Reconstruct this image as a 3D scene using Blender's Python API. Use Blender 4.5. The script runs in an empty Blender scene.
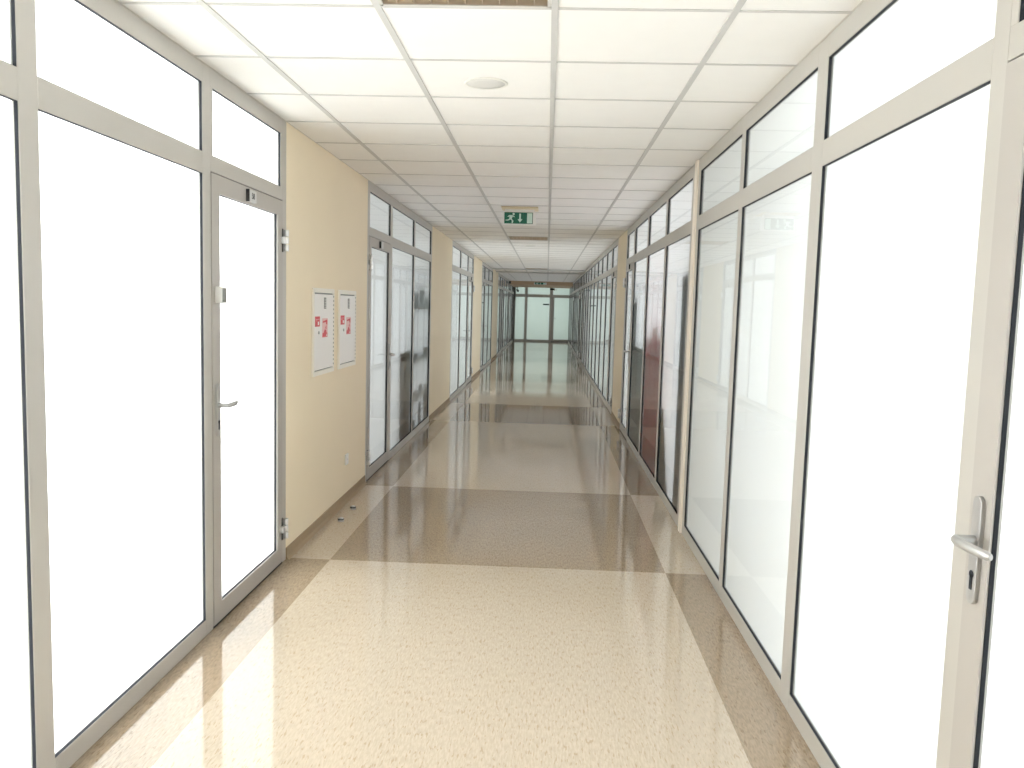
import bpy, bmesh, math, random
from mathutils import Vector, Matrix

random.seed(7)
SC = bpy.context.scene
COL = SC.collection
PI = math.pi

# ------------------------------------------------------------------ layout (metres)
CAM_H = 1.5285
XL, XR = -1.499, 0.976          # faces of the left and right walls
H = 2.5237                      # ceiling
Y_BACK, Y_END = -5.0, 36.8
DEEP = 0.06                     # depth of the aluminium profiles
REC = 0.0135                     # glass set back from the profile faces
Z_TOP, Z_TR1, Z_TR0, Z_BOT = 2.447, 2.155, 2.064, 0.073

# ------------------------------------------------------------------ materials
def new_mat(name):
    m = bpy.data.materials.new(name); m.use_nodes = True
    nt = m.node_tree; nt.nodes.clear()
    out = nt.nodes.new('ShaderNodeOutputMaterial')
    return m, nt, out

def principled(name, col, rough=0.5, metal=0.0, spec=0.5, noise=None, bump=None, coat=0.0):
    m, nt, out = new_mat(name)
    b = nt.nodes.new('ShaderNodeBsdfPrincipled')
    b.inputs['Base Color'].default_value = (*col, 1)
    b.inputs['Roughness'].default_value = rough
    b.inputs['Metallic'].default_value = metal
    b.inputs['Specular IOR Level'].default_value = spec
    b.inputs['Coat Weight'].default_value = coat
    nt.links.new(b.outputs[0], out.inputs[0])
    if noise or bump:
        tc = nt.nodes.new('ShaderNodeTexCoord')
        n = nt.nodes.new('ShaderNodeTexNoise')
        n.inputs['Scale'].default_value = (noise or bump)[0]
        n.inputs['Detail'].default_value = 4
        nt.links.new(tc.outputs['Object'], n.inputs['Vector'])
        if noise:
            a = noise[1]
            mx = nt.nodes.new('ShaderNodeMix'); mx.data_type = 'RGBA'
            mx.inputs['A'].default_value = (*[c * (1 - a) for c in col], 1)
            mx.inputs['B'].default_value = (*[min(1, c * (1 + a)) for c in col], 1)
            nt.links.new(n.outputs['Fac'], mx.inputs['Factor'])
            nt.links.new(mx.outputs['Result'], b.inputs['Base Color'])
        if bump:
            bp = nt.nodes.new('ShaderNodeBump')
            bp.inputs['Strength'].default_value = bump[1]
            bp.inputs['Distance'].default_value = 0.002
            nt.links.new(n.outputs['Fac'], bp.inputs['Height'])
            nt.links.new(bp.outputs[0], b.inputs['Normal'])
    return m

M = {}
M['alu'] = principled('anodised_aluminium', (0.51, 0.49, 0.455), 0.42, 0.25, noise=(3.0, 0.03))
M['leaf'] = principled('door_aluminium', (0.455, 0.43, 0.40), 0.42, 0.25, noise=(3.0, 0.03))
M['gasket'] = principled('rubber_gasket', (0.025, 0.027, 0.033), 0.75, spec=0.2)
M['steel'] = principled('brushed_steel', (0.46, 0.455, 0.45), 0.36, 0.55, noise=(25, 0.04))
M['white_metal'] = principled('pale_hinge_metal', (0.80, 0.80, 0.80), 0.28, 0.75)
M['wall'] = principled('beige_paint', (0.84, 0.735, 0.555), 0.65, noise=(2.2, 0.03), bump=(160, 0.12))
M['cream'] = principled('cream_paint', (0.87, 0.81, 0.72), 0.6, noise=(5, 0.02))
M['base'] = principled('vinyl_skirting', (0.33, 0.245, 0.16), 0.6, spec=0.25, noise=(60, 0.1))
M['tile'] = principled('ceiling_tile', (0.89, 0.88, 0.86), 0.9, spec=0.2, noise=(9, 0.02), bump=(260, 0.25))
M['tee'] = principled('ceiling_grid', (0.56, 0.55, 0.535), 0.5, spec=0.3)
M['angle'] = principled('edge_angle', (0.62, 0.6, 0.56), 0.5, spec=0.3)
M['plaster'] = principled('room_plaster', (0.80, 0.80, 0.78), 0.9, noise=(3, 0.02))
M['soffit'] = principled('tan_plaster', (0.46, 0.33, 0.22), 0.8, noise=(4, 0.03))
M['roomfloor'] = principled('room_linoleum', (0.45, 0.4, 0.33), 0.4, noise=(20, 0.08))
M['cab'] = principled('white_enamel', (0.88, 0.865, 0.85), 0.35, noise=(6, 0.015))
M['cabframe'] = principled('cream_enamel', (0.87, 0.84, 0.77), 0.4, noise=(6, 0.015))
M['plate'] = principled('plate_metal', (0.60, 0.60, 0.59), 0.4, 0.1)
M['dark'] = principled('dark_plastic', (0.02, 0.02, 0.02), 0.4)
M['grey'] = principled('grey_plastic', (0.17, 0.18, 0.17), 0.5)
M['midgrey'] = principled('speaker_grille', (0.66, 0.65, 0.62), 0.6, noise=(400, 0.1))
M['rim'] = principled('speaker_rim', (0.78, 0.77, 0.72), 0.5)
M['white'] = principled('white_plastic', (0.84, 0.84, 0.82), 0.4)
M['red'] = principled('red_sticker', (0.60, 0.03, 0.05), 0.4)
M['pink'] = principled('faded_sticker', (0.80, 0.52, 0.52), 0.4)
M['green'] = principled('sign_green', (0.005, 0.125, 0.075), 0.35)
M['pale'] = principled('sign_pale', (0.62, 0.80, 0.72), 0.4)
M['ivory'] = principled('ivory_plastic', (0.72, 0.62, 0.44), 0.45)
M['louvre'] = principled('lamp_louvre', (0.66, 0.57, 0.46), 0.3, 0.7)
M['housing'] = principled('lamp_housing', (0.6, 0.53, 0.45), 0.4, 0.4)
M['tube'] = principled('lamp_tube', (0.85, 0.84, 0.80), 0.4)
M['redwood'] = principled('red_laminate', (0.90, 0.03, 0.02), 0.5, noise=(4, 0.08))
M['olive'] = principled('dark_olive_laminate', (0.11, 0.11, 0.08), 0.5, noise=(4, 0.1))
M['brownwood'] = principled('brown_laminate', (0.14, 0.09, 0.05), 0.5, noise=(8, 0.15))
M['darkcloth'] = principled('dark_grey_cloth', (0.05, 0.055, 0.06), 0.8, noise=(30, 0.2))
M['bluegrey'] = principled('slate_board', (0.07, 0.08, 0.09), 0.6, noise=(10, 0.1))

# linoleum floor: one pattern, light and dark fields swap between centre and side strips
def floor_mat():
    m, nt, out = new_mat('linoleum_floor')
    N, Lk = nt.nodes.new, nt.links.new
    def math_(op, a, b=None, clamp=False):
        n = N('ShaderNodeMath'); n.operation = op; n.use_clamp = clamp
        for i, v in enumerate((a, b)):
            if v is None: continue
            if isinstance(v, (int, float)): n.inputs[i].default_value = v
            else: Lk(v, n.inputs[i])
        return n.outputs[0]
    tc = N('ShaderNodeTexCoord'); sp = N('ShaderNodeSeparateXYZ')
    Lk(tc.outputs['Object'], sp.inputs[0])
    x, y = sp.outputs['X'], sp.outputs['Y']
    inx = math_('MULTIPLY', math_('GREATER_THAN', x, -1.2425), math_('LESS_THAN', x, 0.7398))
    t = math_('MODULO', math_('ADD', y, 24.0 - 4.712), 6.0)
    iny = math_('LESS_THAN', t, 2.01)
    # dark when (centre and inside the band) or (strip and outside the band): XNOR
    a = math_('MULTIPLY', inx, iny)
    b = math_('MULTIPLY', math_('SUBTRACT', 1.0, inx), math_('SUBTRACT', 1.0, iny))
    dark = math_('ADD', a, b, True)
    mp = N('ShaderNodeMapping'); mp.inputs['Scale'].default_value = (1.0, 0.19, 1.0)
    Lk(tc.outputs['Object'], mp.inputs['Vector'])
    n1 = N('ShaderNodeTexNoise'); n1.inputs['Scale'].default_value = 140; n1.inputs['Detail'].default_value = 3
    Lk(mp.outputs[0], n1.inputs['Vector'])
    n2 = N('ShaderNodeTexNoise'); n2.inputs['Scale'].default_value = 120; n2.inputs['Detail'].default_value = 2
    Lk(mp.outputs[0], n2.inputs['Vector'])
    n3 = N('ShaderNodeTexNoise'); n3.inputs['Scale'].default_value = 1.3; n3.inputs['Detail'].default_value = 3
    Lk(tc.outputs['Object'], n3.inputs['Vector'])
    def mixc(f, A, B):
        n = N('ShaderNodeMix'); n.data_type = 'RGBA'
        Lk(f, n.inputs['Factor'])
        for k, v in (('A', A), ('B', B)):
            if isinstance(v, tuple): n.inputs[k].default_value = (*v, 1)
            else: Lk(v, n.inputs[k])
        return n.outputs['Result']
    r1 = N('ShaderNodeValToRGB'); r1.color_ramp.elements[0].position = 0.40; r1.color_ramp.elements[1].position = 0.62
    Lk(n1.outputs['Fac'], r1.inputs[0])
    r2 = N('ShaderNodeValToRGB'); r2.color_ramp.elements[0].position = 0.60; r2.color_ramp.elements[1].position = 0.66
    Lk(n2.outputs['Fac'], r2.inputs[0])
    light = mixc(r1.outputs[0], (0.495, 0.418, 0.326), (0.56, 0.478, 0.378))
    darkc = mixc(r1.outputs[0], (0.275, 0.208, 0.14), (0.345, 0.266, 0.185))
    c = mixc(dark, light, darkc)
    speck = mixc(dark, (0.38, 0.29, 0.19), (0.20, 0.135, 0.075))
    c2 = mixc(math_('MULTIPLY', r2.outputs[0], 0.7), c, speck)
    bs = N('ShaderNodeBsdfPrincipled')
    Lk(c2, bs.inputs['Base Color'])
    bs.inputs['Specular IOR Level'].default_value = 0.55
    Lk(math_('ADD', math_('MULTIPLY', n3.outputs['Fac'], 0.03), 0.05), bs.inputs['Roughness'])
    bp = N('ShaderNodeBump'); bp.inputs['Strength'].default_value = 0.02; bp.inputs['Distance'].default_value = 0.001
    Lk(n1.outputs['Fac'], bp.inputs['Height']); Lk(bp.outputs[0], bs.inputs['Normal'])
    Lk(bs.outputs[0], out.inputs[0])
    return m
M['floor'] = floor_mat()

# frosted glass: a clear polished face to the corridor, an etched face to the room
def glass_face():
    m, nt, out = new_mat('glass_polished_face')
    N, Lk = nt.nodes.new, nt.links.new
    tr = N('ShaderNodeBsdfTransparent'); tr.inputs[0].default_value = (0.98, 1.0, 0.99, 1)
    gl = N('ShaderNodeBsdfGlossy'); gl.inputs['Roughness'].default_value = 0.02
    fr = N('ShaderNodeFresnel'); fr.inputs['IOR'].default_value = 1.5
    mx = N('ShaderNodeMixShader')
    # longer path through the glass at grazing angles: a little less light comes through
    lw = N('ShaderNodeLayerWeight'); lw.inputs['Blend'].default_value = 0.5
    pw = N('ShaderNodeMath'); pw.operation = 'POWER'; pw.inputs[1].default_value = 3.0
    Lk(lw.outputs['Facing'], pw.inputs[0])
    cm = N('ShaderNodeMix'); cm.data_type = 'RGBA'
    cm.inputs['A'].default_value = (0.98, 1.0, 0.99, 1); cm.inputs['B'].default_value = (0.47, 0.50, 0.49, 1)
    Lk(pw.outputs[0], cm.inputs['Factor']); Lk(cm.outputs['Result'], tr.inputs[0])
    Lk(fr.outputs[0], mx.inputs[0]); Lk(tr.outputs[0], mx.inputs[1]); Lk(gl.outputs[0], mx.inputs[2])
    Lk(mx.outputs[0], out.inputs[0])
    return m
def glass_etched():
    m, nt, out = new_mat('glass_etched_face')
    N, Lk = nt.nodes.new, nt.links.new
    t = N('ShaderNodeBsdfTranslucent'); t.inputs[0].default_value = (0.94, 0.96, 0.95, 1)
    d = N('ShaderNodeBsdfDiffuse'); d.inputs[0].default_value = (0.84, 0.88, 0.86, 1)
    mx = N('ShaderNodeMixShader'); mx.inputs[0].default_value = 0.12
    Lk(t.outputs[0], mx.inputs[1]); Lk(d.outputs[0], mx.inputs[2])
    Lk(mx.outputs[0], out.inputs[0])
    return m
M['glass'], M['etched'] = glass_face(), glass_etched()

# ------------------------------------------------------------------ mesh helper
class MB:
    def __init__(s): s.bm = bmesh.new()
    def box(s, a, b, mi=0, bevel=0.0, seg=2):
        lo = [min(p, q) for p, q in zip(a, b)]; hi = [max(p, q) for p, q in zip(a, b)]
        v = [s.bm.verts.new((x, y, z)) for x in (lo[0], hi[0]) for y in (lo[1], hi[1]) for z in (lo[2], hi[2])]
        fs = []
        for idx in ((0, 1, 3, 2), (4, 6, 7, 5), (0, 4, 5, 1), (2, 3, 7, 6), (0, 2, 6, 4), (1, 5, 7, 3)):
            f = s.bm.faces.new([v[i] for i in idx]); f.material_index = mi; fs.append(f)
        if bevel:
            es = list({e for f in fs for e in f.edges})
            r = bmesh.ops.bevel(s.bm, geom=es, offset=bevel, segments=seg, affect='EDGES', profile=0.5)
            for f in r['faces']: f.material_index = mi
        return fs
    def tube(s, p0, p1, r0, r1=None, seg=20, mi=0, bevel=0.0):
        r1 = r0 if r1 is None else r1
        p0, p1 = Vector(p0), Vector(p1); ax = p1 - p0; L = ax.length
        q = Vector((0, 0, 1)).rotation_difference(ax.normalized()).to_matrix().to_4x4()
        r = bmesh.ops.create_cone(s.bm, cap_ends=True, segments=seg, radius1=r0, radius2=r1, depth=L,
                                  matrix=Matrix.Translation((p0 + p1) / 2) @ q)
        fs = list({f for v in r['verts'] for f in v.link_faces})
        for f in fs: f.material_index = mi
        if bevel:
            es = [e for f in fs if len(f.verts) > 4 for e in f.edges]
            bmesh.ops.bevel(s.bm, geom=es, offset=bevel, segments=2, affect='EDGES', profile=0.5)
        return s
    def prism(s, pts, depth, mi=0):
        """pts: 3-D outline; depth: extrusion vector"""
        v = [s.bm.verts.new(p) for p in pts]
        f = s.bm.faces.new(v); f.material_index = mi
        r = bmesh.ops.extrude_face_region(s.bm, geom=[f])
        nv = [g for g in r['geom'] if isinstance(g, bmesh.types.BMVert)]
        bmesh.ops.translate(s.bm, verts=nv, vec=depth)
        for g in r['geom']:
            if isinstance(g, bmesh.types.BMFace): g.material_index = mi
        for vv in v:
            for ff in vv.link_faces: ff.material_index = mi
    def lathe(s, prof, centre, axis, seg=32, mi=0):
        """prof: list of (radius, height along axis)"""
        axis = Vector(axis).normalized(); q = Vector((0, 0, 1)).rotation_difference(axis)
        rings = []
        for r, h in prof:
            if r < 1e-6: rings.append([s.bm.verts.new(Vector(centre) + q @ Vector((0, 0, h)))])
            else: rings.append([s.bm.verts.new(Vector(centre) + q @ Vector((r * math.cos(2 * PI * i / seg), r * math.sin(2 * PI * i / seg), h))) for i in range(seg)])
        for A, B in zip(rings, rings[1:]):
            for i in range(seg):
                j = (i + 1) % seg
                vs = [A[i % len(A)], A[j % len(A)], B[j % len(B)], B[i % len(B)]]
                u = []
                for x in vs:
                    if x not in u: u.append(x)
                if len(u) > 2:
                    f = s.bm.faces.new(u); f.material_index = mi; f.smooth = True
    def build(s, name, mats, parent=None, smooth=False):
        bmesh.ops.recalc_face_normals(s.bm, faces=s.bm.faces[:])
        me = bpy.data.meshes.new(name); s.bm.to_mesh(me); s.bm.free()
        for m in (mats if isinstance(mats, (list, tuple)) else [mats]): me.materials.append(m)
        if smooth:
            for p in me.polygons: p.use_smooth = True
            try: me.set_sharp_from_angle(angle=math.radians(35))
            except Exception: pass
        o = bpy.data.objects.new(name, me); COL.objects.link(o)
        if parent is not None:
            o.parent = parent
            o.matrix_parent_inverse = Matrix.Translation(-parent.location) if parent.type == 'EMPTY' else Matrix.Identity(4)
        return o

def tag(o, label, cat=None, group=None, kind=None):
    o['label'] = label
    if cat: o['category'] = cat
    if group: o['group'] = group
    if kind: o['kind'] = kind
    return o
def empty(name, loc):
    o = bpy.data.objects.new(name, None); o.location = loc; o.empty_display_size = 0.1
    COL.objects.link(o); return o

# side walls: d = distance from the wall face into the corridor
def X(side, d): return XL + d if side < 0 else XR - d
def P(side, d, y, z): return (X(side, d), y, z)
def sbox(mb, side, d0, d1, y0, y1, z0, z1, mi=0, bevel=0.0):
    return mb.box(P(side, d0, y0, z0), P(side, d1, y1, z1), mi, bevel)

# ------------------------------------------------------------------ floor and ceiling
mb = MB(); mb.box((XL - 0.02, Y_BACK, -0.1), (XR + 0.02, Y_END + 0.1, 0.0))
tag(mb.build('floor', M['floor']), 'glossy beige linoleum floor with alternating light and brown fields', 'floor', kind='structure')

TX = [-1.205, -0.605, -0.005, 0.595]
TY0 = 2.862
Y_BULK = 32.4
LAMPS = [(-0.605, TY0 - 0.6), (-0.605, TY0 + 9.0), (-0.605, TY0 + 18.6)]
xs = [XL] + TX + [XR]
rows = [TY0 + 0.6 * j for j in range(-13, 50)]
rows = [y for y in rows if y < Y_BULK - 0.05]
mb = MB(); g = MB()
yy = [Y_BACK] + rows + [Y_BULK]
HT = 0.012
for i in range(len(xs) - 1):
    for j in range(len(yy) - 1):
        if any(abs(xs[i] - lx) < 0.02 and abs(yy[j] - ly) < 0.02 for lx, ly in LAMPS): continue
        mb.box((xs[i] + 0.001, yy[j] + 0.001, H + 0.004), (xs[i + 1] - 0.001, yy[j + 1] - 0.001, H + 0.018))
mb.box((XL - 0.3, Y_BACK, H + 0.30), (XR + 0.3, Y_END, H + 0.40))
ceil = tag(mb.build('ceiling', M['tile']), 'suspended ceiling of white square tiles in a grey grid', 'ceiling', kind='structure')
for x in TX: g.box((x - HT, Y_BACK, H), (x + HT, Y_BULK, H + 0.0045))
for y in rows: g.box((XL, y - 0.0085, H + 0.0012), (XR, y + 0.0085, H + 0.0045))
tag(g.build('ceiling_grid', M['tee'], ceil), 'grey T-bar grid')
g = MB()
for s in (-1, 1):
    sbox(g, s, 0.0, 0.006, Y_BACK, Y_BULK, H + 0.002, H + 0.0045)
g.build('edge_angle', M['angle'], ceil)

# two shallow battens across the ceiling far away and the tan bulkhead before the end wall
for k, (y, lab) in enumerate(((21.95, 'narrow grey batten across the far ceiling, the nearer of the two'),
                              (23.85, 'narrow grey batten across the far ceiling, the farther of the two'))):
    mb = MB(); mb.box((XL, y - 0.04, H - 0.03), (XR, y + 0.04, H + 0.003), bevel=0.004)
    tag(mb.build('trim_%d' % (k + 40), M['tee']), lab, 'ceiling trim', kind='structure')
mb = MB(); mb.box((XL, Y_BULK, 2.392), (XR, Y_END, H + 0.018), bevel=0.003)
tag(mb.build('ceiling_bulkhead', M['soffit']), 'tan lowered ceiling bulkhead in front of the end wall', 'bulkhead', kind='structure')

# ------------------------------------------------------------------ louvred ceiling lamps
def lamp(x, y, label):
    t = empty('ceiling_light', (x + 0.3, y + 0.3, H))
    x0, x1, y0, y1 = x + 0.013, x + 0.587, y + 0.013, y + 0.587
    b = MB()                                     # open pan
    b.box((x0, y0, H + 0.085), (x1, y1, H + 0.09))
    for a in ((x0, x0 + 0.004, y0, y1), (x1 - 0.004, x1, y0, y1), (x0, x1, y0, y0 + 0.004), (x0, x1, y1 - 0.004, y1)):
        b.box((a[0], a[2], H + 0.003), (a[1], a[3], H + 0.09))
    b.build('housing', M['housing'], t)
    b = MB()
    for a in ((x0, x0 + 0.012, y0, y1), (x1 - 0.012, x1, y0, y1), (x0, x1, y0, y0 + 0.012), (x0, x1, y1 - 0.012, y1)):
        b.box((a[0], a[2], H - 0.001), (a[1], a[3], H + 0.003))
    b.build('frame', M['angle'], t)
    b = MB()
    n = 10                                       # cross blades and the long reflectors
    for i in range(1, n):
        xx = x0 + (x1 - x0) * i / n
        b.prism([(xx - 0.004, y0 + 0.012, H + 0.05), (xx + 0.004, y0 + 0.012, H + 0.05), (xx + 0.0012, y0 + 0.012, H + 0.004), (xx - 0.0012, y0 + 0.012, H + 0.004)], (0, y1 - y0 - 0.024, 0))
    for i in range(5):
        yc = y0 + (y1 - y0) * i / 4
        w = 0.022
        ya, yb = max(y0 + 0.005, yc - w), min(y1 - 0.005, yc + w)
        b.prism([(x0 + 0.012, ya, H + 0.055), (x0 + 0.012, yb, H + 0.055), (x0 + 0.012, min(yc + 0.003, yb), H + 0.004), (x0 + 0.012, max(yc - 0.003, ya), H + 0.004)], (x1 - x0 - 0.024, 0, 0))
    b.build('louvre', M['louvre'], t)
    for i in range(4):
        yc = y0 + (y1 - y0) * (i + 0.5) / 4
        b = MB(); b.tube((x0 + 0.02, yc, H + 0.068), (x1 - 0.02, yc, H + 0.068), 0.009, seg=12)
        b.build('tube', M['tube'], t, True)
    return tag(t, label, 'ceiling light', 'louvred ceiling lights')
for (x, y), lab in zip(LAMPS, ('switched-off square louvred ceiling light at the top edge of the photo',
                               'square louvred ceiling light just beyond the hanging exit sign',
                               'square louvred ceiling light farthest away near the battens')):
    lamp(x, y, lab)

def speaker(x, y, label):
    t = empty('ceiling_speaker', (x, y, H))
    b = MB(); b.lathe([(0.082, 0.0), (0.086, 0.005), (0.093, 0.006), (0.098, 0.003), (0.098, -0.003)], (x, y, H + 0.004), (0, 0, -1), 40)
    b.build('rim', M['rim'], t)
    b = MB(); b.lathe([(0.0, 0.0065), (0.05, 0.006), (0.087, 0.004), (0.087, -0.002)], (x, y, H + 0.004), (0, 0, -1), 40)
    b.build('grille', M['midgrey'], t)
    return tag(t, label, 'speaker', 'round ceiling speakers')
speaker(-0.306, 3.805, 'round grey ceiling speaker in the near tile beyond the first light')
speaker(-0.306, 13.65, 'round grey ceiling speaker in a far tile beyond the second light')

# ------------------------------------------------------------------ piers and skirting
PIERS = [(-1, 4.68, 6.80, 'beige wall holding the two white cabinets'),
         (-1, 10.60, 12.85, 'beige wall on the left, second pier from the cabinets onward'),
         (-1, 16.63, 18.75, 'beige wall on the left, third pier from the cabinets onward'),
         (-1, 22.50, 24.95, 'beige wall on the left, fourth and farthest pier'),
         (1, 10.47, 11.75, 'narrow beige wall pier on the right between two glazed partitions')]
for s, y0, y1, lab in PIERS:
    nm = 'left' if s < 0 else 'right'
    b = MB(); sbox(b, s, -0.22, 0.0, y0, y1, 0.0, H + 0.02)
    tag(b.build('wall_' + nm, M['wall']), lab, 'wall', kind='structure')
    b = MB()
    prof = [(0.0, 0.0), (0.022, 0.0), (0.012, 0.006), (0.006, 0.018), (0.005, 0.068), (0.0, 0.070)]
    b.prism([P(s, d, y0 + 0.001, z) for d, z in prof], (0, y1 - y0 - 0.002, 0))
    tag(b.build('baseboard_' + nm, M['base']), 'brown vinyl skirting along the ' + lab, 'baseboard', kind='structure')
# proud cream strip between the first two right partitions
b = MB(); sbox(b, 1, -0.10, 0.014, 5.592, 5.672, 0.0, H + 0.012, bevel=0.004)
tag(b.build('trim_1', M['cream']), 'slim cream upright strip between the first two right partitions', 'trim', kind='structure')

# ------------------------------------------------------------------ glazing
NW = [0]; ND = [0]; NT = [1]
def pane_obj(name, frame_fn, a0, a1, z0, z1, parent=None):
    """a flat pane; frame_fn(d, a, z) gives world points; polished face towards the corridor"""
    b = MB()
    pts = {(i, j, k): b.bm.verts.new(frame_fn((-REC, -REC - 0.006)[i], (a0, a1)[j], (z0, z1)[k])) for i in (0, 1) for j in (0, 1) for k in (0, 1)}
    def q(keys, mi): f = b.bm.faces.new([pts[k] for k in keys]); f.material_index = mi
    q(((0, 0, 0), (0, 1, 0), (0, 1, 1), (0, 0, 1)), 0)
    q(((1, 0, 0), (1, 0, 1), (1, 1, 1), (1, 1, 0)), 1)
    q(((0, 0, 0), (0, 0, 1), (1, 0, 1), (1, 0, 0)), 0); q(((0, 1, 0), (1, 1, 0), (1, 1, 1), (0, 1, 1)), 0)
    q(((0, 0, 0), (1, 0, 0), (1, 1, 0), (0, 1, 0)), 0); q(((0, 0, 1), (0, 1, 1), (1, 1, 1), (1, 0, 1)), 0)
    return b.build(name, [M['glass'], M['etched']], parent)
def gasket_obj(frame_fn, a0, a1, z0, z1, parent):
    b = MB(); w = 0.0016
    for (p0, p1, q0, q1) in ((a0, a0 + w, z0, z1), (a1 - w, a1, z0, z1), (a0, a1, z0, z0 + w), (a0, a1, z1 - w, z1)):
        b.box(frame_fn(-0.003, p0, q0), frame_fn(-REC + 0.0002, p1, q1))
    return b.build('gasket', M['gasket'], parent)

ORD = ['first', 'second', 'third', 'fourth', 'fifth', 'sixth', 'seventh', 'eighth', 'ninth', 'tenth', 'eleventh']

def fixed_pane(fn, a0, a1, z0, z1, label):
    NW[0] += 1
    o = pane_obj('window_%d' % NW[0], fn, a0, a1, z0, z1)
    gasket_obj(fn, a0, a1, z0, z1, o)
    return tag(o, label, 'window', kind='structure')

def stadium(fn, d, a, z0, z1, w, n=10):
    r = w / 2; out = []
    for i in range(n + 1):
        t = PI * i / n; out.append(fn(d, a + r * math.cos(t), z1 - r + r * math.sin(t)))
    for i in range(n + 1):
        t = PI + PI * i / n; out.append(fn(d, a + r * math.cos(t), z0 + r + r * math.sin(t)))
    return out

def handle(fn, a, zc, direction, parent, dep):
    """long back plate with a lever pointing along `direction` (+1/-1) of the wall axis; dep(d) gives the outward vector"""
    b = MB(); b.prism(stadium(fn, 0.0, a, zc - 0.145, zc + 0.10, 0.038), dep(0.009))
    es = [e for e in b.bm.edges if all(abs((Vector(v.co) - Vector(fn(0.009, a, zc))).dot(Vector(dep(1)))) < 1e-4 for v in e.verts)]
    bmesh.ops.bevel(b.bm, geom=es, offset=0.0018, segments=2, affect='EDGES', profile=0.5)
    pl = b.build('handle_plate', M['steel'], parent)
    b = MB()
    b.tube(fn(0.008, a, zc), fn(0.050, a, zc), 0.0115, 0.0105, 16)
    # lever: swept rounded section
    path = [(0.042, -0.010), (0.049, -0.004), (0.052, 0.012), (0.052, 0.06), (0.049, 0.10), (0.045, 0.126), (0.042, 0.132)]
    rad = [(0.0075, 0.009), (0.010, 0.0105), (0.0095, 0.0115), (0.008, 0.0115), (0.007, 0.011), (0.0065, 0.010), (0.004, 0.007)]
    rings = []
    for (d, l), (rd, rz) in zip(path, rad):
        rings.append([b.bm.verts.new(fn(d + rd * math.cos(2 * PI * k / 12), a + direction * l, zc + rz * math.sin(2 * PI * k / 12))) for k in range(12)])
    for A, B in zip(rings, rings[1:]):
        for k in range(12): b.bm.faces.new((A[k], A[(k + 1) % 12], B[(k + 1) % 12], B[k]))
    b.bm.faces.new(rings[0]); b.bm.faces.new(rings[-1])
    b.build('lever', M['steel'], pl, True)
    b = MB()
    b.tube(fn(0.0085, a, zc - 0.077), fn(0.0105, a, zc - 0.077), 0.0085, seg=14)
    b.box(fn(0.0085, a - 0.005, zc - 0.112), fn(0.0105, a + 0.005, zc - 0.078))
    b.build('lock_cylinder', M['gasket'], pl)
    return pl

def hinge(fn, a, z0, s, parent):
    """three knuckles on the jamb side; s=+1 when the jamb lies at larger wall coordinate"""
    c = a + s * 0.008
    b = MB()
    h = 0.122
    for k in range(3):
        za, zb = z0 + h * k / 3 + 0.002, z0 + h * (k + 1) / 3 - 0.002
        b.tube(fn(0.021, c, za), fn(0.021, c, zb), 0.0135, seg=16, bevel=0.0015)
        if k == 1: b.box(fn(0.003, c, za), fn(0.024, a - s * 0.040, zb), bevel=0.002)
        else: b.box(fn(0.0, c - 0.009, za), fn(0.021, c + 0.009, zb))
    o = b.build('hinge', M['white_metal'], parent, True)
    b = MB()
    b.box(fn(0.0034, a - s * 0.016, z0 - 0.004), fn(0.0065, a - s * 0.002, z0 + h + 0.004))  # thin dark strip standing in for the shade between leaf and knuckles
    b.build('hinge_gap_shade', M['dark'], o)

def text_mesh(name, txt, size, mat, parent, mw):
    cu = bpy.data.curves.new(name, 'FONT'); cu.body = txt; cu.size = size; cu.extrude = 0.0006
    cu.align_x = 'CENTER'; cu.align_y = 'CENTER'
    tmp = bpy.data.objects.new('tmp', cu); COL.objects.link(tmp)
    bpy.context.view_layer.update()
    me = bpy.data.meshes.new_from_object(tmp.evaluated_get(bpy.context.evaluated_depsgraph_get()))
    bpy.data.objects.remove(tmp); bpy.data.curves.remove(cu)
    me.transform(mw); me.materials.clear(); me.materials.append(mat)
    o = bpy.data.objects.new(name, me); COL.objects.link(o); o.parent = parent
    if parent.type == 'EMPTY': o.matrix_parent_inverse = Matrix.Translation(-parent.location)
    return o

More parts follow.
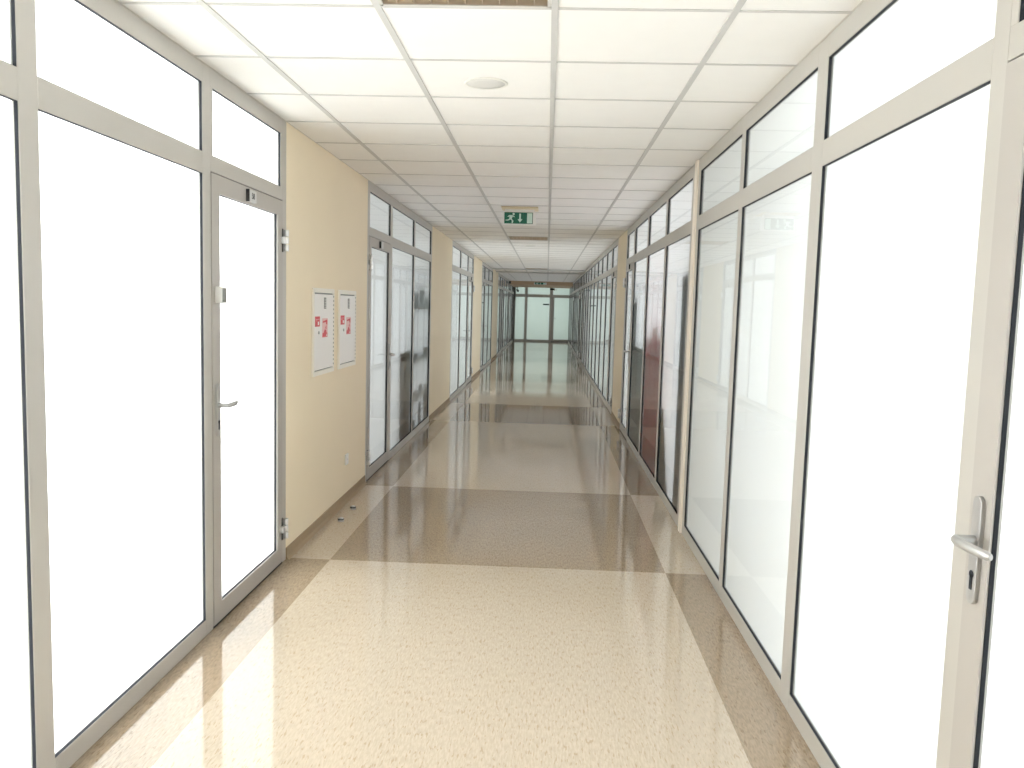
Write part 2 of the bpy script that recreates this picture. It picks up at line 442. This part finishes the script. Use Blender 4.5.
def door(fn, dep, a0, a1, hinge_at, label, plate=True, number=None, lever=True, card_box=False, side=0, hinges=True, zt=2.079):
    """a0 < a1: leaf extents along the wall; hinge_at: 'lo' or 'hi'"""
    ND[0] += 1
    t = empty('door_%d' % ND[0], fn(0, (a0 + a1) / 2, 0))
    st, top, bot = 0.092, 1.996, 0.102
    b = MB()
    A0, A1, Z0, Z1 = a0 + 0.003, a1 - 0.003, 0.012, zt
    for (p0, p1, q0, q1) in ((A0, a0 + st, Z0, Z1), (a1 - st, A1, Z0, Z1), (a0 + st, a1 - st, Z0, bot), (a0 + st, a1 - st, top, Z1)):
        b.box(fn(0.003, p0, q0), fn(-DEEP, p1, q1))
    b.build('leaf_frame', M['leaf'], t)
    b = MB()
    b.box(fn(0.0005, a0 - 0.004, 0.0005), fn(-0.05, a1 + 0.004, 0.0125))  # dark strip under the leaf, drawn in place of the shaded gap
    for (p0, p1, q0, q1) in ((a0 - 0.004, a0 + 0.0025, 0.0, zt + 0.006), (a1 - 0.0025, a1 + 0.004, 0.0, zt + 0.006), (a0, a1, zt + 0.0005, zt + 0.006)):
        b.box(fn(-0.006, p0, q0), fn(-DEEP, p1, q1))
    b.build('seal_and_gap_shade', M['gasket'], t)
    pn = pane_obj('glass_pane', fn, a0 + st, a1 - st, bot, top, t)
    gasket_obj(fn, a0 + st, a1 - st, bot, top, pn)
    hs = 1 if hinge_at == 'hi' else -1
    ha = a1 if hs > 0 else a0
    la = a0 if hs > 0 else a1
    if hinges:
        for z0 in (1.80, 0.145): hinge(fn, ha, z0, hs, t)
    if lever:
        handle(lambda d, a, z: fn(d + 0.003, a, z), la + hs * 0.048, 1.04, hs, t, dep)
    if plate:
        c = (a0 + a1) / 2 - 0.024
        b = MB(); b.box(fn(0.003, c - 0.048, 2.008), fn(0.020, c + 0.052, 2.066), bevel=0.0015)
        pl = b.build('name_plate', M['plate'], t)
        b = MB(); b.box(fn(0.0028, c - 0.0505, 2.007), fn(0.0203, c - 0.0465, 2.067))
        b.build('plate_end', M['dark'], pl)
        if number:
            mw = Matrix.Translation(fn(0.0205, c + 0.004, 2.036)) @ (Matrix.Rotation(PI / 2, 4, 'Z') if side < 0 else Matrix.Rotation(-PI / 2, 4, 'Z')) @ Matrix.Rotation(PI / 2, 4, 'X')
            text_mesh('plate_number', number, 0.042, M['dark'], pl, Matrix.Translation(-Vector((0, 0, 0))) @ mw)
    if card_box:
        b = MB(); b.box(fn(0.003, la + hs * 0.030, 1.505), fn(0.036, la + hs * 0.088, 1.580), bevel=0.004)
        bx = b.build('lock_box', M['white'], t, True)
        b = MB(); b.box(fn(0.036, la + hs * 0.036, 1.512), fn(0.0372, la + hs * 0.082, 1.573))
        b.build('box_cover', M['grey'], bx)
    return tag(t, label, 'door', kind='structure')

def frame_part(name, fn, p0, p1, q0, q1, parent, d0=0.0):
    b = MB(); b.box(fn(d0, p0, q0), fn(-DEEP, p1, q1), bevel=0.0012, seg=1)
    return b.build(name, M['alu'], parent)

def partition(fn, dep, y0, y1, bays, where, side=0, ztop=H + 0.012, zt=(Z_TOP, Z_TR1, Z_TR0), origin=None):
    """bays: list of (kind, a0, a1, extra) along the wall; everything between bays is an aluminium upright"""
    ZT, ZR1, ZR0 = zt
    NT[0] += 1
    t = empty('trim_%d' % NT[0], fn(0, (y0 + y1) / 2, 0))
    tag(t, 'aluminium framework of the ' + where, 'window frame', kind='structure')
    edges = [y0] + [v for bb in bays for v in (bb[1], bb[2])] + [y1]
    for k in range(0, len(edges), 2):
        if edges[k + 1] - edges[k] > 0.004:
            frame_part('mullion', fn, edges[k], edges[k + 1], 0.0, ztop, t)
    for k, bb in enumerate(bays):
        a0, a1 = bb[1], bb[2]
        frame_part('top_rail', fn, a0, a1, ZT, ztop, t)
        nth = ORD[k]
        isd = bb[0] == 'door'
        zr0 = 2.084 if isd and zt[2] == Z_TR0 else ZR0
        frame_part('transom', fn, a0, a1, zr0, ZR1, t)
        u0, u1 = (a0 + 0.028, a1 - 0.028) if isd else (a0, a1)
        if isd:
            frame_part('clerestory_stile', fn, a0, u0, ZR1, ZT, t); frame_part('clerestory_stile', fn, u1, a1, ZR1, ZT, t)
        fixed_pane(fn, u0, u1, ZR1, ZT, 'upper frosted pane over the %s bay of the %s' % (nth, where))
        if isd:
            door(fn, dep, a0, a1, bb[3], 'frosted glass door with aluminium frame in the ' + where + (', ' + bb[4].pop('which') if 'which' in bb[4] else ''), side=side, zt=zr0 - 0.005, **bb[4])
        else:
            frame_part('bottom_rail', fn, a0, a1, 0.0, Z_BOT, t)
            fixed_pane(fn, a0, a1, Z_BOT, ZR0, 'tall frosted pane, %s bay of the %s' % (nth, where))
    return t

fnL = lambda d, a, z: P(-1, d, a, z)
fnR = lambda d, a, z: P(1, d, a, z)
depL = lambda d: (d, 0, 0)
depR = lambda d: (-d, 0, 0)
F = 'fixed'; D = 'door'
partition(fnL, depL, 0.9, 4.68, [(F, 0.98, 2.305), (F, 2.395, 3.545), (D, 3.625, 4.612, 'hi', dict(number='58', card_box=True))], 'nearest left partition', -1)
partition(fnL, depL, 6.80, 10.60, [(D, 6.862, 7.83, 'lo', {}), (F, 7.905, 9.19), (F, 9.26, 10.53)], 'left partition just beyond the cabinets', -1)
partition(fnL, depL, 12.85, 16.63, [(F, 12.92, 14.19), (F, 14.26, 15.52), (D, 15.60, 16.57, 'hi', {})], 'third left partition', -1)
partition(fnL, depL, 18.75, 22.50, [(D, 18.81, 19.78, 'lo', {}), (F, 19.86, 21.1), (F, 21.19, 22.42)], 'fourth left partition', -1)
partition(fnL, depL, 24.95, 28.75, [(F, 25.02, 26.24), (F, 26.32, 27.55), (D, 27.64, 28.66, 'hi', {})], 'fifth left partition', -1)
partition(fnL, depL, 28.75, 36.70, [(F, 28.85, 30.2), (F, 30.3, 31.55), (D, 31.65, 32.6, 'hi', {}), (F, 32.7, 33.9), (F, 34.0, 35.2), (F, 35.3, 36.6)], 'farthest left partition', -1)

partition(fnR, depR, -1.6, 5.592, [(F, -1.5, -0.4), (F, -0.31, 0.79), (D, 0.875, 1.873, 'lo', {}), (F, 1.938, 3.075), (F, 3.187, 4.30), (F, 4.375, 5.52)], 'nearest right partition', 1)
partition(fnR, depR, 5.672, 10.47, [(F, 5.81, 6.975), (F, 7.06, 8.235), (F, 8.32, 9.48), (D, 9.565, 10.42, 'hi', {})], 'second right partition', 1)
partition(fnR, depR, 11.75, 23.40, [(D, 11.83, 12.8, 'lo', dict(which='at its near end')), (F, 12.9, 13.95), (F, 14.04, 15.15), (F, 15.25, 16.36), (F, 16.46, 17.62), (F, 17.74, 18.93),
                                    (F, 19.05, 20.14), (F, 20.25, 21.28), (F, 21.4, 22.3), (D, 22.4, 23.33, 'hi', dict(which='at its far end'))], 'long third right partition', 1)
partition(fnR, depR, 23.40, 36.70, [(F, 23.5, 24.5), (D, 24.6, 25.55, 'lo', dict(which='nearer one')), (F, 25.65, 26.8), (F, 26.9, 28.0), (F, 28.1, 29.2), (F, 29.3, 30.4),
                                    (D, 30.5, 31.4, 'lo', dict(which='farther one')), (F, 31.5, 33.1), (F, 33.2, 34.8), (F, 34.9, 36.6)], 'farthest right partition', 1)

# end wall: an upright partition across the corridor (wall axis = x, facing -y)
fnE = lambda d, a, z: (a, Y_END - d, z)
depE = lambda d: (0, -d, 0)
partition(fnE, depE, XL, XR + 0.2, [(F, -1.42, -1.0), (F, -0.885, 0.11), (D, 0.215, 1.09, 'hi', dict(plate=False, hinges=False))], 'end wall across the corridor', 0, ztop=2.52,
          zt=(2.405, 2.085, 1.965))
b = MB(); b.box((XL, Y_END - 0.10, 0.0), (XL + 0.055, Y_END - 0.001, 2.39), bevel=0.004)
tag(b.build('trim_50', M['grey']), 'dark grey corner post where the left side meets the end wall', 'trim', kind='structure')
b = MB(); b.box((-0.185, Y_END - 0.004, 1.625), (0.09, Y_END + 0.0145, 1.68), bevel=0.0015)
tag(b.build('door_sign', M['dark']), 'small black strip sign on the middle pane of the end wall', 'sign')
# door closer on the end wall
t = empty('door_closer', (0.2, Y_END, 2.33))
b = MB(); b.box((0.10, Y_END - 0.055, 2.295), (0.31, Y_END, 2.365), bevel=0.008); b.build('closer_body', M['dark'], t)
b = MB(); b.box((0.29, Y_END - 0.035, 2.30), (0.42, Y_END - 0.02, 2.315)); b.tube((0.30, Y_END - 0.04, 2.28), (0.30, Y_END - 0.015, 2.32), 0.012); b.build('closer_arm', M['dark'], t)
tag(t, 'black door closer high on the end wall above the door', 'door closer')
# cctv camera in the top left corner of the end wall
t = empty('security_camera', (-1.36, Y_END, 2.38))
b = MB(); b.tube((-1.35, Y_END - 0.15, 2.393), (-1.35, Y_END - 0.15, 2.37), 0.05); b.tube((-1.35, Y_END - 0.15, 2.372), (-1.35, Y_END - 0.15, 2.26), 0.014); b.build('bracket', M['dark'], t)
b = MB(); b.tube((-1.36, Y_END - 0.06, 2.27), (-1.31, Y_END - 0.26, 2.22), 0.042, 0.05, bevel=0.006); b.build('camera_body', M['dark'], t, True)
b = MB(); b.tube((-1.31, Y_END - 0.258, 2.2205), (-1.308, Y_END - 0.268, 2.218), 0.032); b.build('lens', M['grey'], t)
tag(t, 'black security camera in the upper left corner of the end wall', 'camera')
# small dark detector under the ceiling far on the left
b = MB(); b.box((XL, 31.9, 2.40), (XL + 0.07, 32.04, 2.50), bevel=0.012)
tag(b.build('motion_detector', M['dark'], None, True), 'small dark sensor box high on the far left side', 'sensor')

# ------------------------------------------------------------------ hose cabinets on the left wall
def tri(mb, side, d0, d1, pts, mi=0):
    mb.prism([P(side, d0, y, z) for y, z in pts], (d1 - d0 if side < 0 else d0 - d1, 0, 0), mi)
def cabinet(y0, label):
    t = empty('hose_cabinet', P(-1, 0, y0 + 0.262, 1.04))
    w, z0, z1 = 0.518, 1.040, 1.612
    f = MB()
    fr = 0.030
    for a in ((0, w, 0, fr), (0, w, z1 - z0 - fr, z1 - z0), (0, fr, fr, z1 - z0 - fr), (w - fr, w, fr, z1 - z0 - fr)):
        sbox(f, -1, 0.0, 0.014, y0 + a[0], y0 + a[1], z0 + a[2], z0 + a[3], bevel=0.003)
    f.build('cabinet_frame', M['cabframe'], t)
    f = MB(); sbox(f, -1, 0.0005, 0.004, y0 + fr, y0 + w - fr, z0 + fr, z1 - fr); f.build('cabinet_back', M['grey'], t)
    f = MB(); sbox(f, -1, 0.004, 0.0135, y0 + fr + 0.003, y0 + w - fr - 0.003, z0 + fr + 0.007, z1 - fr - 0.009, bevel=0.002)
    dr = f.build('cabinet_door', M['cab'], t)
    f = MB()                                     # row of small hinge slots on the far edge
    for k in range(17): sbox(f, -1, 0.0135, 0.0146, y0 + w - 0.030, y0 + w - 0.018, z0 + 0.05 + k * 0.029, z0 + 0.062 + k * 0.029)
    f.build('hinge_dots', M['grey'], dr)
    f = MB()                                     # pull slot
    sbox(f, -1, 0.0135, 0.0155, y0 + 0.246, y0 + 0.296, 1.478, 1.552, bevel=0.0006)
    for k in range(6): sbox(f, -1, 0.0155, 0.0165, y0 + 0.252, y0 + 0.290, 1.484 + k * 0.011, 1.489 + k * 0.011, 1)
    f.build('pull_slot', [M['grey'], M['midgrey']], dr)
    f = MB()                                     # key lock
    f.tube(P(-1, 0.0135, y0 + 0.118, 1.322), P(-1, 0.018, y0 + 0.118, 1.322), 0.011, seg=16)
    sbox(f, -1, 0.018, 0.0186, y0 + 0.116, y0 + 0.120, 1.315, 1.329, 1)
    f.build('key_lock', [M['steel'], M['dark']], dr)
    f = MB()                                     # small red hydrant pictogram sticker
    a, c = y0 + 0.036, 1.362
    sbox(f, -1, 0.0135, 0.0142, a, a + 0.112, c, c + 0.066, 0)
    sbox(f, -1, 0.0142, 0.0146, a + 0.062, a + 0.092, c + 0.010, c + 0.032, 1)
    sbox(f, -1, 0.0142, 0.0146, a + 0.010, a + 0.100, c + 0.046, c + 0.049, 2)
    sbox(f, -1, 0.0142, 0.0146, a + 0.020, a + 0.050, c + 0.036, c + 0.039, 2)
    f.build('hydrant_sticker', [M['red'], M['white'], M['pink']], dr)
    f = MB()                                     # tall red and white instruction sticker
    a, c = y0 + 0.205, 1.286
    sbox(f, -1, 0.0135, 0.0142, a, a + 0.135, c, c + 0.128, 0)
    tri(f, -1, 0.0142, 0.0146, [(a + 0.012, c + 0.108), (a + 0.125, c + 0.120), (a + 0.125, c + 0.086), (a + 0.095, c + 0.086), (a + 0.090, c + 0.102), (a + 0.012, c + 0.098)], 1)
    sbox(f, -1, 0.0142, 0.0146, a + 0.090, a + 0.104, c + 0.055, c + 0.080, 1)
    sbox(f, -1, 0.0142, 0.0146, a + 0.072, a + 0.082, c + 0.058, c + 0.072, 1)
    sbox(f, -1, 0.0142, 0.0145, a + 0.006, a + 0.128, c + 0.004, c + 0.030, 1)
    tri(f, -1, 0.0142, 0.0146, [(a + 0.03, c + 0.03), (a + 0.110, c + 0.03), (a + 0.094, c + 0.05), (a + 0.062, c + 0.056)], 1)
    tri(f, -1, 0.0145, 0.0148, [(a + 0.092, c + 0.008), (a + 0.122, c + 0.010), (a + 0.112, c + 0.026)], 2)
    f.build('instruction_sticker', [M['pink'], M['red'], M['white']], dr)
    return tag(t, label, 'cabinet', 'white hose cabinets on the beige wall')
cabinet(5.190, 'white fire hose cabinet with red stickers, the one nearer the camera')
cabinet(5.846, 'white fire hose cabinet with red stickers, the one farther from the camera')

# wall socket low on the beige wall
t = empty('wall_socket', P(-1, 0, 6.13, 0.29))
b = MB(); sbox(b, -1, 0.0, 0.012, 6.09, 6.17, 0.290, 0.372, bevel=0.004); b.build('socket_plate', M['white'], t, True)
b = MB(); b.tube(P(-1, 0.0115, 6.13, 0.331), P(-1, 0.0128, 6.13, 0.331), 0.026, seg=24)
b.build('socket_insert', M['cab'], t)
b = MB()
for k in (-1, 1): b.tube(P(-1, 0.012, 6.13 + k * 0.0095, 0.331), P(-1, 0.0134, 6.13 + k * 0.0095, 0.331), 0.003, seg=10)
b.build('socket_hole', M['dark'], t)
tag(t, 'small white wall socket low on the beige wall below the cabinets', 'socket')

# two metal door stops on the floor
def stop(x, y, label):
    t = empty('door_stop', (x, y, 0))
    b = MB(); b.lathe([(0.0, 0.026), (0.010, 0.026), (0.0155, 0.023), (0.019, 0.014), (0.021, 0.003), (0.021, 0.0)], (x, y, 0.0), (0, 0, 1), 28)
    b.build('stop_body', M['steel'], t)
    b = MB(); b.lathe([(0.0192, 0.010), (0.0222, 0.012), (0.0222, 0.017), (0.018, 0.018)], (x, y, 0.0), (0, 0, 1), 28)
    b.build('rubber_ring', M['gasket'], t)
    return tag(t, label, 'door stop', 'metal door stops on the floor')
stop(-1.394, 5.574, 'round metal door stop on the floor by the left skirting, nearer one')
stop(-1.390, 5.918, 'round metal door stop on the floor by the left skirting, farther one')

# ------------------------------------------------------------------ exit signs
def exit_sign(x0, x1, z0, z1, y, label, housing_top):
    """faces -y; the green plate hangs below its housing"""
    t = empty('exit_sign', ((x0 + x1) / 2, y, z1))
    W, Hh = x1 - x0, z1 - z0
    def q(u, v, d): return (x0 + W * u, y - d, z0 + Hh * v)
    b = MB(); b.box((x0, y, z0), (x1, y + 0.03, z1), bevel=0.004); b.build('sign_case', M['white'], t)
    b = MB(); b.box(q(0.05, 0.10, -0.001), q(0.905, 0.95, 0.0015)); gp = b.build('green_panel', M['green'], t)
    b = MB(); b.box(q(0.73, 0.14, 0.001), q(0.885, 0.90, 0.003))
    b.build('doorway_symbol', M['pale'], gp)
    b = MB()
    b.box(q(0.495, 0.42, 0.001), q(0.545, 0.86, 0.003))
    b.prism([q(0.445, 0.44, 0.003), q(0.595, 0.44, 0.003), q(0.52, 0.20, 0.003)], (0, 0.002, 0))
    b.build('arrow_symbol', M['pale'], gp)
    b = MB()
    b.tube(q(0.325, 0.82, 0.003), q(0.325, 0.82, 0.001), Hh * 0.085, seg=16)
    def poly(pts): b.prism([q(u, v, 0.003) for u, v in pts], (0, 0.002, 0))
    poly([(0.20, 0.74), (0.275, 0.74), (0.31, 0.68), (0.27, 0.44), (0.20, 0.44)])          # trunk
    poly([(0.20, 0.74), (0.23, 0.70), (0.165, 0.58), (0.14, 0.62)])                        # rear arm
    poly([(0.29, 0.70), (0.335, 0.58), (0.37, 0.60), (0.31, 0.72)])                        # front arm
    poly([(0.20, 0.47), (0.25, 0.42), (0.165, 0.32), (0.09, 0.32), (0.09, 0.38), (0.15, 0.39)])   # rear leg
    poly([(0.22, 0.46), (0.27, 0.46), (0.325, 0.32), (0.31, 0.14), (0.27, 0.14), (0.28, 0.31)])   # front leg
    b.build('running_figure_symbol', M['pale'], gp)
    if housing_top:
        b = MB(); b.box((x0 - 0.01, y - 0.12, H - 0.014), (x1 + 0.02, y + 0.16, H), bevel=0.003)
        for k in range(2): b.box((x0 + 0.02, y - 0.085 + k * 0.11, H - 0.0165), (x1 - 0.01, y - 0.035 + k * 0.11, H - 0.013))
        hs = b.build('ceiling_housing', M['ivory'], t)
        b = MB(); b.box((x0 + 0.02, y + 0.004, z1 - 0.004), (x1 - 0.02, y + 0.026, H - 0.012)); b.build('hanger', M['white'], t)
    return tag(t, label, 'sign', 'green exit signs')
exit_sign(-0.480, -0.140, 2.352, 2.486, 8.45, 'green exit sign with running figure and down arrow hanging from the ceiling', True)
exit_sign(-0.54, -0.05, 2.40, 2.487, Y_BULK - 0.031, 'small green exit sign on the tan bulkhead far down the corridor', False)

# ------------------------------------------------------------------ furniture standing behind the frosted glass
def furn_box(mb, side, d0, d1, y0, y1, z0, z1, mi=0, bevel=0.006): sbox(mb, side, -d0, -d1, y0, y1, z0, z1, mi, bevel)
G0 = 0.032
# red cupboards of two heights, right
for (y0, y1, h, lab) in ((7.08, 7.44, 1.30, 'red cupboard blurred behind the frosted pane, nearest of three'),
                         (7.46, 7.80, 1.38, 'tall red cupboard blurred behind the frosted pane, middle of three'),
                         (7.82, 8.215, 1.27, 'red cupboard blurred behind the frosted pane, farthest of three')):
    t = empty('red_cupboard', P(1, -G0 - 0.2, (y0 + y1) / 2, 0))
    b = MB(); furn_box(b, 1, G0 + 0.10, G0 + 0.50, y0, y1, 0.0, h); b.build('carcass', M['redwood'], t)
    b = MB(); furn_box(b, 1, G0 + 0.08, G0 + 0.098, y0 + 0.005, y1 - 0.005, 0.06, h - 0.02); b.build('back_panel', M['redwood'], t)
    tag(t, lab, 'cupboard', 'red cupboards behind the glass')
t = empty('olive_cabinet', P(1, -G0 - 0.2, 8.9, 0))
b = MB(); furn_box(b, 1, G0 + 0.02, G0 + 0.45, 8.36, 9.46, 0.0, 1.10); b.build('carcass', M['olive'], t)
b = MB(); furn_box(b, 1, G0 + 0.005, G0 + 0.46, 8.34, 9.47, 1.10, 1.13); b.build('worktop', M['olive'], t)
tag(t, 'dark olive low cabinet blurred behind the pane before the right door', 'cabinet')
t = empty('upright_locker', P(1, -G0 - 0.2, 9.3, 1.13))
b = MB(); furn_box(b, 1, G0 + 0.02, G0 + 0.3, 9.20, 9.46, 1.13, 1.62); b.build('carcass', M['olive'], t)
b = MB(); furn_box(b, 1, G0 + 0.01, G0 + 0.02, 9.22, 9.44, 1.15, 1.60); b.build('back_panel', M['bluegrey'], t)
tag(t, 'small dark locker standing on the olive cabinet behind the glass', 'locker')
t = empty('tall_grey_cabinet', P(1, -G0 - 0.2, 5.97, 0))
b = MB(); furn_box(b, 1, G0 + 0.0, G0 + 0.4, 5.83, 6.17, 0.0, 1.75); b.build('carcass', M['bluegrey'], t)
b = MB(); furn_box(b, 1, G0 - 0.004, G0 + 0.41, 5.82, 6.18, 1.75, 1.78); b.build('top_board', M['olive'], t)
tag(t, 'tall dark grey cabinet edge behind the pane beside the cream strip', 'cabinet')
b = MB()
b.prism([P(1, -G0, 6.40, 0.0), P(1, -G0, 6.965, 0.0), P(1, -G0, 6.965, 0.66), P(1, -G0, 6.90, 0.74), P(1, -G0, 6.74, 0.52), P(1, -G0, 6.56, 0.18)], (0.35, 0, 0))
o = b.build('armchair', M['olive']); tag(o, 'dark sloping armchair shape behind the lower right frosted pane', 'armchair')
# brown cupboard and shelf unit, left
t = empty('brown_cupboard', P(-1, -G0 - 0.2, 8.9, 0))
b = MB(); furn_box(b, -1, G0 + 0.015, G0 + 0.45, 8.52, 9.14, 0.0, 0.98); b.build('carcass', M['brownwood'], t)
b = MB(); furn_box(b, -1, G0 + 0.0, G0 + 0.46, 8.50, 9.16, 0.98, 1.01); b.build('worktop', M['brownwood'], t)
tag(t, 'brown low cupboard blurred behind the middle pane beyond the cabinets', 'cupboard')
t = empty('shelf_unit', P(-1, -G0 - 0.2, 9.9, 0))
for z in (0.05, 0.44, 0.86, 1.46):
    b = MB(); furn_box(b, -1, G0 + 0.01, G0 + 0.22, 9.31, 10.49, z, z + 0.025, bevel=0.002); b.build('shelf', M['bluegrey'], t)
for y in (9.285, 10.49):
    b = MB(); furn_box(b, -1, G0 + 0.01, G0 + 0.22, y, y + 0.02, 0.0, 1.50, bevel=0.002); b.build('side_panel', M['bluegrey'], t)
tag(t, 'dark open shelf unit blurred behind the third pane beyond the cabinets', 'shelf')
k = 0
for z, lev, items in ((0.075, 'bottom', ((9.36, 0.16, 0.12), (9.80, 0.16, 0.26), (10.20, 0.24, 0.34))), (0.465, 'second', ((9.36, 0.26, 0.05), (9.80, 0.22, 0.10), (10.22, 0.2, 0.06))),
                 (0.885, 'third', ((9.36, 0.30, 0.07), (9.80, 0.2, 0.04), (10.12, 0.32, 0.10))), (1.485, 'top', ((9.36, 0.3, 0.16), (9.76, 0.34, 0.22), (10.2, 0.26, 0.13)))):
    for y, w, h in items:
        b = MB(); furn_box(b, -1, G0 + 0.02, G0 + 0.2, y, y + w, z + 0.001, z + h, bevel=0.012)
        o = b.build('storage_box', M[('darkcloth', 'bluegrey', 'olive')[k % 3]])
        tag(o, 'dark storage box on the %s shelf behind the glass, %s on it' % (lev, ('nearest', 'middle', 'farthest')[k % 3]), 'box', 'storage boxes on the shelf unit')
        k += 1

# ------------------------------------------------------------------ side rooms: shells with a window opening each, and their daylight
def room(side, y0, y1, power, depth=4.0, win=None, zc=1.45, col=(0.90, 0.925, 1.0), label=''):
    b = MB()
    d0, d1 = 0.23, depth
    def rb(a0, a1, p0, p1, q0, q1, mi=0): b.box(P(side, -a0, p0, q0), P(side, -a1, p1, q1), mi)
    w0, w1 = win or (y0 + 0.5, y1 - 0.5)
    s0, s1 = zc - 0.85, zc + 0.85
    rb(d1, d1 + 0.15, y0, w0, 0, H + .3); rb(d1, d1 + 0.15, w1, y1, 0, H + .3)
    rb(d1, d1 + 0.15, w0, w1, 0, s0); rb(d1, d1 + 0.15, w0, w1, s1, H + .3)
    rb(DEEP + 0.06, d1, y0 - 0.05, y0, 0, H + .3); rb(DEEP + 0.06, d1, y1, y1 + 0.05, 0, H + .3)
    rb(DEEP, d1, y0, y1, H + 0.03, H + 0.1)
    rb(0.0, d1, y0, y1, -0.1, -0.0005, 1)
    o = b.build('wall_' + ('left' if side < 0 else 'right') + '_room', [M['plaster'], M['roomfloor']])
    tag(o, label, 'room wall', kind='structure')
    li = bpy.data.lights.new('window_daylight', 'AREA'); li.shape = 'RECTANGLE'
    li.size, li.size_y = w1 - w0, s1 - s0
    li.energy = power; li.color = col
    lo = bpy.data.objects.new('window_daylight', li); COL.objects.link(lo)
    lo.location = P(side, -(d1 + 0.05), (w0 + w1) / 2, zc)
    lo.rotation_euler = (0, PI / 2 if side > 0 else -PI / 2, 0)
    lo.rotation_euler = (PI / 2, 0, PI / 2 if side > 0 else -PI / 2)
room(-1, -1.0, 5.6, 1780, win=(0.0, 4.6), label='white walls of the room behind the nearest left partition')
room(-1, 5.7, 11.6, 265, label='white walls of the room behind the second left partition')
room(-1, 11.7, 17.6, 400, label='white walls of the room behind the third left partition')
room(-1, 17.7, 23.6, 160, label='white walls of the room behind the fourth left partition')
room(-1, 23.7, 36.7, 280, label='white walls of the room behind the far left partitions')
room(1, -2.0, 5.6, 740, win=(-1.6, 1.6), label='white walls of the room behind the nearest right partition')
room(1, 5.7, 11.0, 480, label='white walls of the room behind the second right partition')
room(1, 11.2, 23.3, 680, label='white walls of the room behind the third right partition')
room(1, 23.45, 36.7, 330, label='white walls of the room behind the farthest right partition')

# hall behind the end wall
b = MB()
b.box((XL - 0.5, Y_END + 3.0, 0), (XR + 0.5, Y_END + 3.1, H)); b.box((XL - 0.6, Y_END + 0.1, 0), (XL - 0.5, Y_END + 3, H))
b.box((XR + 0.5, Y_END + 0.1, 0), (XR + 0.6, Y_END + 3, H)); b.box((XL - 0.5, Y_END + 0.07, H), (XR + 0.5, Y_END + 3, H + .1))
b.box((XL - 0.5, Y_END + 0.07, -0.1), (XR + 0.5, Y_END + 3, -0.001), 1)
tag(b.build('wall_end_room', [M['plaster'], M['roomfloor']]), 'white walls of the hall behind the end wall', 'room wall', kind='structure')
li = bpy.data.lights.new('hall_daylight', 'AREA'); li.shape = 'RECTANGLE'; li.size = 2.0; li.size_y = 1.6; li.energy = 62; li.color = (0.82, 1.0, 0.97)
lo = bpy.data.objects.new('hall_daylight', li); COL.objects.link(lo); lo.location = (-0.26, Y_END + 2.9, 1.5); lo.rotation_euler = (-PI / 2, 0, 0)

# the corridor behind the camera
b = MB(); b.box((XL - 0.1, Y_BACK - 0.1, 0), (XR + 0.1, Y_BACK, H + 0.3))
tag(b.build('wall_back', M['plaster']), 'pale wall closing the corridor behind the camera', 'wall', kind='structure')
b = MB(); sbox(b, -1, -0.22, 0.0, Y_BACK, 0.9, 0.0, H + 0.02)
tag(b.build('wall_left', M['wall']), 'beige wall on the left behind the camera', 'wall', kind='structure')
b = MB(); sbox(b, 1, -0.22, 0.0, Y_BACK, -1.6, 0.0, H + 0.02)
tag(b.build('wall_right', M['wall']), 'beige wall on the right behind the camera', 'wall', kind='structure')

# ------------------------------------------------------------------ world, camera, colour management
w = bpy.data.worlds.new('world'); SC.world = w; w.use_nodes = True
bg = w.node_tree.nodes['Background']; bg.inputs[0].default_value = (0.75, 0.85, 1.0, 1); bg.inputs[1].default_value = 0.4

pitch, yaw, roll, fpx = -0.09434418, -0.03996669, 0.02783504, 820.7015
cp, sp, cy, sy = math.cos(pitch), math.sin(pitch), math.cos(yaw), math.sin(yaw)
fwd = Vector((sy * cp, cy * cp, sp)); right = Vector((cy, -sy, 0)); up = right.cross(fwd)
r2 = right * math.cos(roll) + up * math.sin(roll); u2 = -right * math.sin(roll) + up * math.cos(roll)
cam = bpy.data.cameras.new('camera'); co = bpy.data.objects.new('camera', cam); COL.objects.link(co)
mw = Matrix((r2, u2, -fwd)).transposed().to_4x4(); mw.translation = (0, 0, CAM_H)
co.matrix_world = mw
cam.sensor_fit = 'HORIZONTAL'; cam.sensor_width = 36.0; cam.lens = 36.0 * fpx / 1024.0
cam.clip_start = 0.02; cam.clip_end = 200
SC.camera = co

SC.view_settings.view_transform = 'Standard'; SC.view_settings.look = 'None'
SC.view_settings.exposure = -1.0; SC.view_settings.gamma = 1.0; SC.view_settings.use_curve_mapping = False
SC.cycles.use_denoising = True
SC.cycles.max_bounces = 14; SC.cycles.diffuse_bounces = 8; SC.cycles.glossy_bounces = 6
SC.cycles.transmission_bounces = 8; SC.cycles.transparent_max_bounces = 16
SC.cycles.caustics_reflective = True
SC.cycles.sample_clamp_indirect = 6.0
